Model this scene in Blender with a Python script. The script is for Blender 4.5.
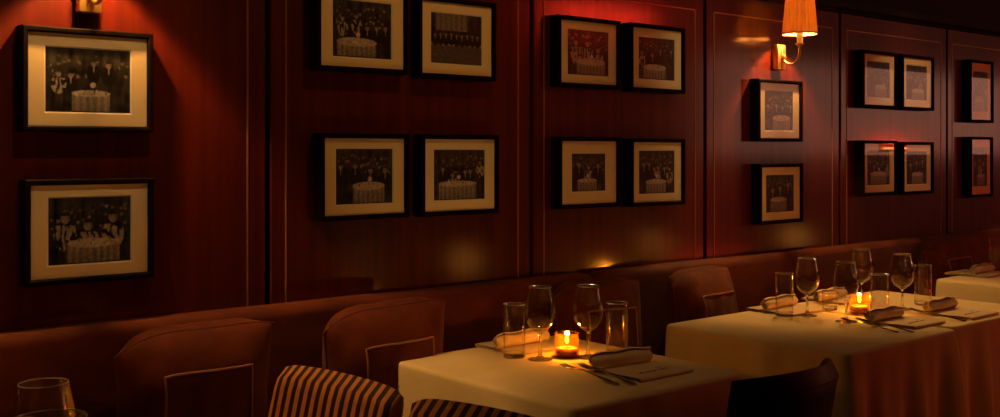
import bpy, bmesh, math, random
from mathutils import Vector, Matrix, noise

scene = bpy.context.scene
for o in list(bpy.data.objects):
    bpy.data.objects.remove(o, do_unlink=True)
COL = scene.collection
PI = math.pi

# ------------------------------------------------------------------ camera
# world: X runs along the panelled wall, Y towards it, Z up; metres
D = 2.664            # the panelled wall's face
cd = bpy.data.cameras.new('camera')
cam = bpy.data.objects.new('camera', cd)
COL.objects.link(cam)
cam.location = (0, 0, 1.33)
cam.rotation_euler = (PI / 2, 0, -math.radians(40))
cd.sensor_width = 36.0
cd.lens = 1049.0 / 1000 * 36
cd.shift_y = -0.0585
cd.clip_start = 0.02
cd.clip_end = 60
scene.camera = cam

# ------------------------------------------------------------------ world, exposure
w = bpy.data.worlds.new('world')
scene.world = w
w.use_nodes = True
w.node_tree.nodes['Background'].inputs[0].default_value = (0.0, 0.0, 0.0, 1)
w.node_tree.nodes['Background'].inputs[1].default_value = 0.0
vs = scene.view_settings
vs.view_transform = 'Standard'
vs.look = 'None'
vs.exposure = 0.0
vs.gamma = 1.0
vs.use_curve_mapping = False

# light levels (watts, colours)
SCONCE_W, SCONCE_C = 125.0, (1.0, 0.48, 0.13)
CANDLE_W, CANDLE_C = 5.8, (1.0, 0.72, 0.3)
WINDOW_E, WINDOW_C = 1.15, (1.0, 0.4, 0.25)
NEON_E, NEON_C = 95.0, (1.0, 0.03, 0.012)
DOWN_W, DOWN_C = 12.0, (1.0, 0.5, 0.125)
FAR_SCONCE_W = 1.2


# ------------------------------------------------------------------ helpers
def link(o, parent=None):
    COL.objects.link(o)
    if parent is not None:
        o.parent = parent
    return o


def tag(o, label, cat, group=None):
    o['label'] = label
    o['category'] = cat
    if group:
        o['group'] = group
    return o


def thing(name, label, cat, loc=(0, 0, 0), rz=0.0, group=None):
    o = bpy.data.objects.new(name, None)
    link(o)
    o.empty_display_size = 0.05
    o.location = loc
    o.rotation_euler = (0, 0, rz)
    return tag(o, label, cat, group)


def struct(o):
    o['kind'] = 'structure'
    return o


def obj(name, bm, mat, parent=None, smooth=True, angle=40):
    bmesh.ops.recalc_face_normals(bm, faces=bm.faces[:])
    me = bpy.data.meshes.new(name)
    bm.to_mesh(me)
    bm.free()
    mats = mat if isinstance(mat, (list, tuple)) else [mat]
    for m in mats:
        me.materials.append(m)
    if smooth:
        for p in me.polygons:
            p.use_smooth = True
        if angle < 180:
            me.set_sharp_from_angle(angle=math.radians(angle))
    return link(bpy.data.objects.new(name, me), parent)


def copy_tree(o, parent=None):
    c = o.copy()
    COL.objects.link(c)
    if parent is not None:
        c.parent = parent
    for ch in list(o.children):
        copy_tree(ch, c)
    return c


def add_box(bm, c, d, bevel=0.0, seg=2, rot=None):
    r = bmesh.ops.create_cube(bm, size=1.0)
    vv = r['verts']
    bmesh.ops.scale(bm, vec=d, verts=vv)
    if bevel > 0:
        es = list({e for v in vv for e in v.link_edges})
        rr = bmesh.ops.bevel(bm, geom=es, offset=bevel, segments=seg, profile=0.5, affect='EDGES')
        vv = list({v for f in rr['faces'] for v in f.verts} | {v for v in vv if v.is_valid})
    if rot is not None:
        bmesh.ops.rotate(bm, cent=(0, 0, 0), matrix=rot, verts=vv)
    bmesh.ops.translate(bm, vec=c, verts=vv)
    return vv


def box(c, d, bevel=0.0, seg=2):
    bm = bmesh.new()
    add_box(bm, c, d, bevel, seg)
    return bm


def add_lathe(bm, prof, seg=32, c=(0, 0, 0), close=False, mod=None):
    """prof: list of (r, z); r = 0 gives a pole."""
    rings = []
    for r, z in prof:
        if r < 1e-6:
            rings.append([bm.verts.new((c[0], c[1], c[2] + z))])
        else:
            ring = []
            for k in range(seg):
                a = 2 * PI * k / seg
                rr = r * (mod(a, z) if mod else 1.0)
                ring.append(bm.verts.new((c[0] + rr * math.cos(a), c[1] + rr * math.sin(a), c[2] + z)))
            rings.append(ring)
    pairs = list(zip(rings, rings[1:]))
    if close:
        pairs.append((rings[-1], rings[0]))
    for A, B in pairs:
        for k in range(seg):
            k2 = (k + 1) % seg
            if len(A) == 1 and len(B) == 1:
                continue
            if len(A) == 1:
                bm.faces.new((A[0], B[k], B[k2]))
            elif len(B) == 1:
                bm.faces.new((A[k], A[k2], B[0]))
            else:
                bm.faces.new((A[k], A[k2], B[k2], B[k]))


def lathe(prof, seg=32, c=(0, 0, 0), close=False, mod=None):
    bm = bmesh.new()
    add_lathe(bm, prof, seg, c, close, mod)
    return bm


def add_tube(bm, pts, r, seg=8, closed=False):
    pts = [Vector(p) for p in pts]
    n = len(pts)
    rr = r if isinstance(r, (list, tuple)) else [r] * n
    rings = []
    up = Vector((0, 0, 1))
    prev = None
    for i, p in enumerate(pts):
        a = pts[(i - 1) % n] if (closed or i > 0) else p
        b = pts[(i + 1) % n] if (closed or i < n - 1) else p
        t = (b - a).normalized()
        if prev is None:
            u = up if abs(t.z) < 0.9 else Vector((1, 0, 0))
        else:
            u = prev
        s = t.cross(u)
        if s.length < 1e-6:
            s = t.cross(Vector((1, 0.3, 0.1)))
        s.normalize()
        u = s.cross(t).normalized()
        prev = u
        rings.append([bm.verts.new(p + rr[i] * (math.cos(2 * PI * k / seg) * s + math.sin(2 * PI * k / seg) * u)) for k in range(seg)])
    m = n if closed else n - 1
    for i in range(m):
        A, B = rings[i], rings[(i + 1) % n]
        for k in range(seg):
            bm.faces.new((A[k], A[(k + 1) % seg], B[(k + 1) % seg], B[k]))
    if not closed:
        bm.faces.new(rings[0][::-1])
        bm.faces.new(rings[-1])


def tube(pts, r, seg=8, closed=False):
    bm = bmesh.new()
    add_tube(bm, pts, r, seg, closed)
    return bm


def extrude_profile(prof, x0, x1, nx=2, bulge=None):
    """prof: closed list of (y, z); extruded along X from x0 to x1."""
    bm = bmesh.new()
    rings = []
    for i in range(nx):
        x = x0 + (x1 - x0) * i / (nx - 1)
        rings.append([bm.verts.new((x,) + (bulge(x, y, z) if bulge else (y, z))) for y, z in prof])
    m = len(prof)
    for A, B in zip(rings, rings[1:]):
        for k in range(m):
            bm.faces.new((A[k], A[(k + 1) % m], B[(k + 1) % m], B[k]))
    bm.faces.new(rings[0])
    bm.faces.new(rings[-1][::-1])
    return bm


def bez(p0, p1, p2, p3, n=12):
    p0, p1, p2, p3 = map(Vector, (p0, p1, p2, p3))
    out = []
    for i in range(n + 1):
        t = i / n
        out.append((1 - t) ** 3 * p0 + 3 * t * (1 - t) ** 2 * p1 + 3 * t * t * (1 - t) * p2 + t ** 3 * p3)
    return out


# ------------------------------------------------------------------ materials
def new_mat(name):
    m = bpy.data.materials.new(name)
    m.use_nodes = True
    nt = m.node_tree
    bs = nt.nodes['Principled BSDF']
    return m, nt, bs


def principled(name, col, rough=0.5, metal=0.0, coat=0.0, coat_rough=0.1, spec=0.5, sheen=0.0):
    m, nt, b = new_mat(name)
    b.inputs['Base Color'].default_value = (*col, 1)
    b.inputs['Roughness'].default_value = rough
    b.inputs['Metallic'].default_value = metal
    b.inputs['Coat Weight'].default_value = coat
    b.inputs['Coat Roughness'].default_value = coat_rough
    b.inputs['Specular IOR Level'].default_value = spec
    b.inputs['Sheen Weight'].default_value = sheen
    return m


def noisy(m, c1, c2, scale=(10, 10, 10), detail=4, lo=0.35, hi=0.65, bump=0.0, nscale=1.0, dist=0.002):
    """mix two colours by object-space noise, with an optional bump."""
    nt = m.node_tree
    b = nt.nodes['Principled BSDF']
    tc = nt.nodes.new('ShaderNodeTexCoord')
    mp = nt.nodes.new('ShaderNodeMapping')
    mp.inputs['Scale'].default_value = scale
    nz = nt.nodes.new('ShaderNodeTexNoise')
    nz.inputs['Scale'].default_value = nscale
    nz.inputs['Detail'].default_value = detail
    rp = nt.nodes.new('ShaderNodeValToRGB')
    rp.color_ramp.elements[0].position = lo
    rp.color_ramp.elements[0].color = (*c1, 1)
    rp.color_ramp.elements[1].position = hi
    rp.color_ramp.elements[1].color = (*c2, 1)
    nt.links.new(tc.outputs['Object'], mp.inputs['Vector'])
    nt.links.new(mp.outputs[0], nz.inputs['Vector'])
    nt.links.new(nz.outputs[0], rp.inputs[0])
    nt.links.new(rp.outputs[0], b.inputs['Base Color'])
    if bump > 0:
        bp = nt.nodes.new('ShaderNodeBump')
        bp.inputs['Strength'].default_value = bump
        bp.inputs['Distance'].default_value = dist
        nt.links.new(nz.outputs[0], bp.inputs['Height'])
        nt.links.new(bp.outputs[0], b.inputs['Normal'])
    return m


M = {}
M['mahogany'] = noisy(principled('mahogany', (0.2, 0.02, 0.006), 0.42, coat=1.0, coat_rough=0.13, spec=0.2),
                      (0.056, 0.0046, 0.001), (0.1, 0.0088, 0.002), (38, 38, 1.1), 5, 0.3, 0.7)
M['inlay'] = principled('inlay', (0.42, 0.19, 0.06), 0.35, 0.6)
M['black_paint'] = principled('black_paint', (0.006, 0.004, 0.003), 0.7, spec=0.2)
M['cream_wall'] = noisy(principled('cream_wall', (0.5, 0.4, 0.3), 0.8), (0.46, 0.36, 0.27), (0.54, 0.44, 0.33), (3, 3, 3))
M['dark_floor'] = noisy(principled('dark_floor', (0.05, 0.025, 0.012), 0.5), (0.035, 0.017, 0.008), (0.07, 0.035, 0.016), (2, 30, 2))
M['velvet'] = noisy(principled('velvet', (0.2, 0.04, 0.015), 0.75, spec=0.25, sheen=0.1),
                    (0.09, 0.014, 0.0037), (0.17, 0.031, 0.008), (4, 4, 7), 5, 0.3, 0.7, bump=0.25, nscale=2.0, dist=0.004)
M['pillow'] = noisy(principled('pillow', (0.22, 0.045, 0.018), 0.8, spec=0.2, sheen=0.1),
                    (0.085, 0.013, 0.004), (0.16, 0.029, 0.008), (5, 5, 5), 5, 0.3, 0.7, bump=0.3, nscale=3.0, dist=0.004)
M['piping'] = principled('piping', (0.36, 0.17, 0.065), 0.6)
M['seam'] = principled('seam', (0.13, 0.03, 0.012), 0.7)
M['frame'] = noisy(principled('frame', (0.03, 0.014, 0.009), 0.6, spec=0.05), (0.004, 0.0018, 0.0011), (0.007, 0.003, 0.0018), (30, 30, 6))
M['mat_board'] = principled('mat_board', (0.9, 0.69, 0.36), 0.85, spec=0.1)
M['bevel_board'] = principled('bevel_board', (0.85, 0.75, 0.55), 0.8, spec=0.1)
M['brass'] = noisy(principled('brass', (0.85, 0.52, 0.16), 0.42, 1.0), (0.80, 0.47, 0.13), (0.9, 0.57, 0.19), (40, 40, 40))
M['ivory'] = principled('ivory', (0.9, 0.78, 0.5), 0.5)
M['cloth'] = noisy(principled('cloth', (0.72, 0.62, 0.46), 0.9, spec=0.1), (0.80, 0.66, 0.37), (0.86, 0.72, 0.43), (6, 6, 6), bump=0.12, nscale=1.0, dist=0.01)
M['napkin'] = noisy(principled('napkin', (0.78, 0.64, 0.46), 0.9, spec=0.1), (0.72, 0.58, 0.4), (0.82, 0.68, 0.5), (25, 25, 25), bump=0.3, dist=0.003)
M['paper'] = noisy(principled('paper', (0.78, 0.64, 0.42), 0.8, spec=0.15), (0.74, 0.60, 0.38), (0.8, 0.66, 0.45), (12, 12, 12))
M['ink'] = principled('ink', (0.02, 0.012, 0.008), 0.7)
M['steel'] = principled('steel', (0.33, 0.3, 0.26), 0.22, 1.0)
M['dark_wood'] = noisy(principled('dark_wood', (0.03, 0.012, 0.006), 0.45), (0.02, 0.008, 0.004), (0.04, 0.016, 0.008), (6, 30, 30))
M['black_leather'] = noisy(principled('black_leather', (0.008, 0.005, 0.004), 0.5, coat=0.08, coat_rough=0.3), (0.006, 0.004, 0.003), (0.011, 0.006, 0.005), (120, 120, 120), bump=0.15)
M['wax'] = principled('wax', (0.32, 0.17, 0.05), 0.5)
M['soot'] = principled('soot', (0.01, 0.01, 0.01), 0.8)


def emission(name, col, s):
    m = bpy.data.materials.new(name)
    m.use_nodes = True
    nt = m.node_tree
    nt.nodes.remove(nt.nodes['Principled BSDF'])
    e = nt.nodes.new('ShaderNodeEmission')
    e.inputs[0].default_value = (*col, 1)
    e.inputs[1].default_value = s
    nt.links.new(e.outputs[0], nt.nodes['Material Output'].inputs[0])
    return m


M['flame'] = emission('flame', (1.0, 0.62, 0.22), 22.0)
M['bulb'] = emission('bulb', (1.0, 0.6, 0.25), 12.0)
M['lens'] = emission('lens', (1.0, 0.6, 0.25), 60.0)
M['globe'] = emission('globe', (1.0, 0.34, 0.05), 2.6)
M['neon'] = emission('neon', NEON_C, NEON_E)
M['added_red_tint'] = emission('added_red_tint', NEON_C, NEON_E * 0.34)  # red glow added low down to tint the hanging cloth
M['added_window_glow'] = emission('added_window_glow', WINDOW_C, WINDOW_E)


def pane_mat():
    m = bpy.data.materials.new('picture_glass')
    m.use_nodes = True
    nt = m.node_tree
    nt.nodes.remove(nt.nodes['Principled BSDF'])
    tr = nt.nodes.new('ShaderNodeBsdfTransparent')
    gl = nt.nodes.new('ShaderNodeBsdfGlossy')
    gl.inputs['Roughness'].default_value = 0.02
    lw = nt.nodes.new('ShaderNodeLayerWeight')      # Schlick reflectance, the same on both faces of the pane
    lw.inputs[0].default_value = 0.5
    pw = nt.nodes.new('ShaderNodeMath')
    pw.operation = 'POWER'
    pw.inputs[1].default_value = 5.0
    nt.links.new(lw.outputs['Facing'], pw.inputs[0])
    fr = nt.nodes.new('ShaderNodeMath')
    fr.operation = 'MULTIPLY_ADD'
    fr.inputs[1].default_value = 0.95
    fr.inputs[2].default_value = 0.045
    nt.links.new(pw.outputs[0], fr.inputs[0])
    mx = nt.nodes.new('ShaderNodeMixShader')
    nt.links.new(fr.outputs[0], mx.inputs[0])
    nt.links.new(tr.outputs[0], mx.inputs[1])
    nt.links.new(gl.outputs[0], mx.inputs[2])
    nt.links.new(mx.outputs[0], nt.nodes['Material Output'].inputs[0])
    return m


M['picture_glass'] = pane_mat()


def glass_mat():
    m, nt, b = new_mat('clear_glass')
    b.inputs['Base Color'].default_value = (1, 1, 1, 1)
    b.inputs['Roughness'].default_value = 0.0
    b.inputs['IOR'].default_value = 1.5
    b.inputs['Transmission Weight'].default_value = 1.0
    tr = nt.nodes.new('ShaderNodeBsdfTransparent')
    tr.inputs[0].default_value = (0.97, 0.95, 0.92, 1)
    mx = nt.nodes.new('ShaderNodeMixShader')
    mx.inputs[0].default_value = 0.3
    nt.links.new(b.outputs[0], mx.inputs[1])
    nt.links.new(tr.outputs[0], mx.inputs[2])
    nt.links.new(mx.outputs[0], nt.nodes['Material Output'].inputs[0])
    return m


M['glass'] = glass_mat()


def thin_glass_mat():
    m = pane_mat()
    m.name = 'thin_glass'
    for n in m.node_tree.nodes:
        if n.type == 'BSDF_TRANSPARENT':
            n.inputs[0].default_value = (0.985, 0.975, 0.96, 1)
        if n.type == 'MATH' and n.operation == 'POWER':
            n.inputs[1].default_value = 3.0
        if n.type == 'MATH' and n.operation == 'MULTIPLY_ADD':
            n.inputs[2].default_value = 0.04
    return m


M['thin_glass'] = thin_glass_mat()


def rim_glass_mat():
    m = bpy.data.materials.new('rim_glass')
    m.use_nodes = True
    nt = m.node_tree
    nt.nodes.remove(nt.nodes['Principled BSDF'])
    tr = nt.nodes.new('ShaderNodeBsdfTransparent')
    gl = nt.nodes.new('ShaderNodeBsdfGlossy')
    gl.inputs['Roughness'].default_value = 0.3
    mx = nt.nodes.new('ShaderNodeMixShader')
    mx.inputs[0].default_value = 0.4
    nt.links.new(tr.outputs[0], mx.inputs[1])
    nt.links.new(gl.outputs[0], mx.inputs[2])
    nt.links.new(mx.outputs[0], nt.nodes['Material Output'].inputs[0])
    return m


M['rim_glass'] = rim_glass_mat()


def amber_mat():
    """mottled amber glass: tinted see-through, scattering film and gloss."""
    m = bpy.data.materials.new('amber_glass')
    m.use_nodes = True
    nt = m.node_tree
    nt.nodes.remove(nt.nodes['Principled BSDF'])
    tc = nt.nodes.new('ShaderNodeTexCoord')
    vz = nt.nodes.new('ShaderNodeTexNoise')
    vz.inputs['Scale'].default_value = 55
    vz.inputs['Detail'].default_value = 3
    nt.links.new(tc.outputs['Object'], vz.inputs['Vector'])
    rp = nt.nodes.new('ShaderNodeValToRGB')
    rp.color_ramp.elements[0].position = 0.38
    rp.color_ramp.elements[0].color = (0.7, 0.14, 0.005, 1)
    rp.color_ramp.elements[1].position = 0.62
    rp.color_ramp.elements[1].color = (1.0, 0.38, 0.03, 1)
    nt.links.new(vz.outputs[0], rp.inputs[0])
    tr = nt.nodes.new('ShaderNodeBsdfTransparent')
    tl = nt.nodes.new('ShaderNodeBsdfTranslucent')
    gl = nt.nodes.new('ShaderNodeBsdfGlossy')
    gl.inputs['Roughness'].default_value = 0.08
    tr.inputs[0].default_value = (0.95, 0.60, 0.18, 1)
    nt.links.new(rp.outputs[0], tl.inputs[0])
    m1 = nt.nodes.new('ShaderNodeMixShader')
    m1.inputs[0].default_value = 0.05
    nt.links.new(tr.outputs[0], m1.inputs[1])
    nt.links.new(tl.outputs[0], m1.inputs[2])
    m2 = nt.nodes.new('ShaderNodeMixShader')
    m2.inputs[0].default_value = 0.06
    nt.links.new(m1.outputs[0], m2.inputs[1])
    nt.links.new(gl.outputs[0], m2.inputs[2])
    nt.links.new(m2.outputs[0], nt.nodes['Material Output'].inputs[0])
    return m


M['amber'] = amber_mat()


def shade_mat():
    m = bpy.data.materials.new('pleated_shade')
    m.use_nodes = True
    nt = m.node_tree
    nt.nodes.remove(nt.nodes['Principled BSDF'])
    df = nt.nodes.new('ShaderNodeBsdfDiffuse')
    df.inputs[0].default_value = (0.75, 0.5, 0.26, 1)
    tl = nt.nodes.new('ShaderNodeBsdfTranslucent')
    tl.inputs[0].default_value = (0.37, 0.215, 0.08, 1)
    mx = nt.nodes.new('ShaderNodeMixShader')
    mx.inputs[0].default_value = 0.5
    nt.links.new(df.outputs[0], mx.inputs[1])
    nt.links.new(tl.outputs[0], mx.inputs[2])
    nt.links.new(mx.outputs[0], nt.nodes['Material Output'].inputs[0])
    return m


M['shade'] = shade_mat()


def stripe_mat(period):
    m, nt, b = new_mat('striped_velvet')
    tc = nt.nodes.new('ShaderNodeTexCoord')
    sp = nt.nodes.new('ShaderNodeSeparateXYZ')
    nt.links.new(tc.outputs['Object'], sp.inputs[0])
    mu = nt.nodes.new('ShaderNodeMath')
    mu.operation = 'MULTIPLY'
    mu.inputs[1].default_value = 2 * PI / period
    nt.links.new(sp.outputs[0], mu.inputs[0])
    sn = nt.nodes.new('ShaderNodeMath')
    sn.operation = 'SINE'
    nt.links.new(mu.outputs[0], sn.inputs[0])
    mr = nt.nodes.new('ShaderNodeMapRange')
    mr.inputs['From Min'].default_value = -0.25
    mr.inputs['From Max'].default_value = 0.25
    nt.links.new(sn.outputs[0], mr.inputs[0])
    nz = nt.nodes.new('ShaderNodeTexNoise')
    nz.inputs['Scale'].default_value = 60
    nt.links.new(tc.outputs['Object'], nz.inputs['Vector'])
    rp = nt.nodes.new('ShaderNodeMix')
    rp.data_type = 'RGBA'
    rp.inputs['A'].default_value = (0.035, 0.008, 0.008, 1)
    rp.inputs['B'].default_value = (0.66, 0.27, 0.085, 1)
    nt.links.new(mr.outputs[0], rp.inputs['Factor'])
    mm = nt.nodes.new('ShaderNodeMix')
    mm.data_type = 'RGBA'
    mm.blend_type = 'MULTIPLY'
    mm.inputs['Factor'].default_value = 0.5
    nt.links.new(rp.outputs['Result'], mm.inputs['A'])
    nt.links.new(nz.outputs[0], mm.inputs['B'])
    nt.links.new(mm.outputs['Result'], b.inputs['Base Color'])
    b.inputs['Roughness'].default_value = 0.75
    b.inputs['Specular IOR Level'].default_value = 0.2
    bp = nt.nodes.new('ShaderNodeBump')
    bp.inputs['Strength'].default_value = 0.5
    bp.inputs['Distance'].default_value = 0.004
    nt.links.new(mr.outputs[0], bp.inputs['Height'])
    nt.links.new(bp.outputs[0], b.inputs['Normal'])
    return m


M['stripe'] = stripe_mat(0.027)


def photo_mat():
    m, nt, b = new_mat('photo_print')
    at = nt.nodes.new('ShaderNodeVertexColor')
    at.layer_name = 'print'
    nt.links.new(at.outputs[0], b.inputs['Base Color'])
    b.inputs['Roughness'].default_value = 0.4
    b.inputs['Specular IOR Level'].default_value = 0.3
    return m


M['photo'] = photo_mat()

# ------------------------------------------------------------------ the room
X0, X1, YF, ZC = -1.6, 15.0, -1.2, 2.62
PT = 1.955           # top of the panelling
struct(obj('floor', box(((X0 + X1) / 2, (YF + D) / 2, -0.05), (X1 - X0 + 0.4, D - YF + 0.4, 0.1)), M['dark_floor'], smooth=False))
struct(obj('ceiling', box(((X0 + X1) / 2, (YF + D) / 2, ZC + 0.05), (X1 - X0 + 0.4, D - YF + 0.4, 0.1)), M['black_paint'], smooth=False))
struct(obj('wall_back', box(((X0 + X1) / 2, D + 0.08, ZC / 2), (X1 - X0 + 0.4, 0.12, ZC)), M['black_paint'], smooth=False))
struct(obj('wall_left', box((X0 - 0.06, (YF + D) / 2, ZC / 2), (0.12, D - YF, ZC)), M['mahogany'], smooth=False))
struct(obj('wall_right', box((X1 + 0.06, (YF + D) / 2, ZC / 2), (0.12, D - YF, ZC)), M['mahogany'], smooth=False))
bm = box(((X0 + X1) / 2, YF - 0.06, 0.6), (X1 - X0 + 0.4, 0.12, 1.2))
struct(obj('trim_21', bm, M['dark_wood'], smooth=False))
bm = box(((X0 + X1) / 2, YF - 0.06, 1.2 + (ZC - 1.2) / 2), (X1 - X0 + 0.4, 0.12, ZC - 1.2))
struct(obj('wall_front', bm, M['cream_wall'], smooth=False))

# wood panels of the back wall, each with a thin light inlay border
joints = [-1.6, -0.56, 0.415, 1.389, 2.377, 3.297, 4.256, 5.246, 6.23, 7.2, 8.2, 9.2]
for i, (a, b) in enumerate(zip(joints, joints[1:])):
    g = 0.008
    p = struct(obj('trim_%d' % (i + 1), box(((a + b) / 2, D + 0.01, PT / 2), (b - a - 2 * g, 0.02, PT), 0.003, 1), M['mahogany'], smooth=False))
    bm = bmesh.new()
    xa, xb, zt, r = a + 0.055, b - 0.063, PT - 0.075, 0.0025
    add_box(bm, (xa, D, (zt + 0.5) / 2), (2 * r, 0.004, zt - 0.5), 0.001, 1)
    add_box(bm, (xb, D, (zt + 0.5) / 2), (2 * r, 0.004, zt - 0.5), 0.001, 1)
    add_box(bm, ((xa + xb) / 2, D, zt), (xb - xa, 0.004, 2 * r), 0.001, 1)
    struct(obj('inlay', bm, M['inlay'], p, smooth=False))
prof = [(D + 0.02, PT), (D - 0.006, PT), (D - 0.012, PT + 0.01), (D - 0.03, PT + 0.02), (D - 0.032, PT + 0.05), (D + 0.02, PT + 0.05)]
struct(obj('trim_20', extrude_profile(prof, X0, X1), M['black_paint'], smooth=False))

# unseen glowing window added opposite for the varnish and the glass to mirror
bm = bmesh.new()
wx0, wx1, wz0, wz1 = 8.0, 14.7, 1.24, 2.3
for k in range(4):
    add_box(bm, (wx0 + (wx1 - wx0) * k / 3, YF + 0.02, (wz0 + wz1) / 2), (0.09, 0.06, wz1 - wz0 + 0.09), 0.006, 1)
for z in (wz0, wz1):
    add_box(bm, ((wx0 + wx1) / 2, YF + 0.02, z), (wx1 - wx0, 0.05, 0.07), 0.006, 1)
win = struct(obj('window_1', bm, M['dark_wood'], smooth=False))
struct(obj('pane', box(((wx0 + wx1) / 2, YF + 0.004, (wz0 + wz1) / 2), (wx1 - wx0, 0.006, wz1 - wz0)), M['added_window_glow'], win, smooth=False))


# ------------------------------------------------------------------ banquette
def banquette(x0, x1, label):
    t = thing('banquette', label, 'bench', ((x0 + x1) / 2, D - 0.3, 0), 0, 'banquette modules along the panelled wall')
    L = (x1 - x0) / 2 - 0.004
    y0 = 0.3 - 0.003
    pr = []
    top, th = 0.9, 0.072
    for k in range(9):                      # rounded top front
        a = PI / 2 * k / 8
        pr.append((y0 - th + 0.03 - 0.03 * math.sin(a), top - 0.03 + 0.03 * math.cos(a)))
    pr += [(y0 - th - 0.004, 0.75), (y0 - th - 0.006, 0.6), (y0 - th - 0.01, 0.42), (y0, 0.42), (y0, top - 0.006), (y0 - 0.006, top)]

    def bulge(x, y, z):
        e = min(1.0, (L - abs(x)) / 0.045)
        e = max(0.0, e)
        s = 1 - math.sqrt(max(0, 1 - (1 - e) ** 2))
        wob = 0.003 * noise.noise(Vector((x * 3 + x0, z * 4, 0)))
        zz = z - (0.03 * s if z > 0.8 else 0) + (wob if z > 0.85 else 0)
        yy = y + (0.03 * s + wob if y < y0 - 0.04 else 0)
        return (yy, zz)
    bm = bmesh.new()
    xs = [-L, -L + 0.006, -L + 0.014, -L + 0.026, -L + 0.045]
    m = int(2 * L / 0.06)
    xs += [-L + 0.045 + (2 * L - 0.09) * k / m for k in range(1, m)]
    xs += [L - 0.045, L - 0.026, L - 0.014, L - 0.006, L]
    rings = [[bm.verts.new((x,) + bulge(x, y, z)) for y, z in pr] for x in xs]
    for A, B in zip(rings, rings[1:]):
        for k in range(len(pr)):
            k2 = (k + 1) % len(pr)
            bm.faces.new((A[k], A[k2], B[k2], B[k]))
    bm.faces.new(rings[0])
    bm.faces.new(rings[-1][::-1])
    obj('backrest', bm, M['velvet'], t, angle=50)
    obj('seat_cushion', box((0, y0 - th - 0.21, 0.37), (2 * L, 0.44, 0.14), 0.03, 4), M['velvet'], t)
    obj('base', box((0, y0 - 0.25, 0.152), (2 * L, 0.42, 0.296), 0.004, 1), M['dark_wood'], t, smooth=False)
    return t


banquette(-1.55, 0.33, 'red brown velvet banquette module at the near left end')
banquette(0.33, 2.62, 'red brown velvet banquette module with two pillows beside the nearest candlelit table')
banquette(2.62, 4.9, 'red brown velvet banquette module behind the farther table with glasses')
banquette(4.9, 7.1, 'dark velvet banquette module at the far right end of the wall')


# ------------------------------------------------------------------ pillows
def pillow_proto():
    t = thing('pillow', '', 'pillow', (0, 0, 0), 0, 'piped pillows along the banquette')
    W, H, T = 0.205, 0.228, 0.088
    N = 28

    def pt(u, v, side):
        pin = 0.075
        x = W * u * (1 - pin * (1 - v * v)) 
        z = H * v * (1 - pin * (1 - u * u))
        z -= 0.034 * max(0, v) * (abs(u) ** 3 * 1.9 if u < 0 else abs(u) ** 4 * 0.6)          # drooping corners
        p = 7 if side > 0 else 3.2
        e = (max(0, 1 - abs(u) ** p) ** 0.6) * (max(0, 1 - abs(v) ** p) ** 0.6) * (1 - 0.18 * v)
        wr = 0.013 * noise.noise(Vector((u * 2.2 + 5, v * 2.2, side * 3.0))) + 0.008 * noise.noise(Vector((u * 5, v * 6, side * 7.0)))
        if side > 0 and v > 0:      # the stuffing crowns above the seam at the back
            z += 0.036 * v ** 3 * (1 - u ** 4) * min(1, e * 1.6) + 0.5 * wr * e
        return Vector((x, side * (T * e + wr * e), z + H))
    bm = bmesh.new()
    grid = {}
    for side in (-1, 1):
        for i in range(N + 1):
            for j in range(N + 1):
                u, v = math.sin((i / N - 0.5) * PI * 0.98) / math.sin(0.49 * PI), math.sin((j / N - 0.5) * PI * 0.98) / math.sin(0.49 * PI)
                edge = i in (0, N) or j in (0, N)
                key = (i, j, 0 if edge else side)
                if key not in grid:
                    grid[key] = bm.verts.new(pt(u, v, side))
        for i in range(N):
            for j in range(N):
                ks = [(i, j), (i + 1, j), (i + 1, j + 1), (i, j + 1)]
                f = [grid[(a, b, 0 if (a in (0, N) or b in (0, N)) else side)] for a, b in ks]
                bm.faces.new(f if side < 0 else f[::-1])
    obj('cover', bm, M['pillow'], t, angle=180)
    pts = []
    n = 20
    for (ua, va), (ub, vb) in (((-1, -1), (1, -1)), ((1, -1), (1, 1)), ((1, 1), (-1, 1)), ((-1, 1), (-1, -1))):
        for k in range(n):
            pts.append(pt(ua + (ub - ua) * k / n, va + (vb - va) * k / n, -1))
    obj('edge_seam', tube(pts, 0.0032, 6, True), M['seam'], t)
    pts = []
    q = 0.58
    for (ua, va), (ub, vb) in (((-q, -q), (q, -q)), ((q, -q), (q, q)), ((q, q), (-q, q)), ((-q, q), (-q, -q))):
        for k in range(n):
            pts.append(pt(ua + (ub - ua) * k / n, va + (vb - va) * k / n, -1) + Vector((0, -0.001, 0)))
    obj('contrast_piping', tube(pts, 0.0032, 6, True), M['piping'], t)
    return t


pil = pillow_proto()
pillows = [  # x, y, z, lean, roll, yaw, label
    (1.08, 2.47, 0.452, 0.05, 0.02, 0.03, 'leftmost big velvet pillow at the lower left, beyond the corner glasses'),
    (1.65, 2.475, 0.452, 0.05, -0.01, 0.02, 'velvet pillow with tan piping just left of the nearest white table'),
    (2.52, 2.49, 0.445, -0.05, 0.05, 0.0, 'velvet pillow behind the glasses right of the nearest candle'),
    (3.07, 2.46, 0.448, -0.10, 0.03, 0.16, 'slumped velvet pillow at the left end of the second white table'),
    (4.98, 2.51, 0.452, -0.06, 0.0, 0.0, 'dim velvet pillow behind the far right table'),
]
for i, (x, y, z, lean, roll, yaw, lab) in enumerate(pillows):
    o = pil if i == 0 else copy_tree(pil)
    o.location = (x, y, z)
    o.rotation_euler = (lean, roll, yaw)
    o['label'] = lab


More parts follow.
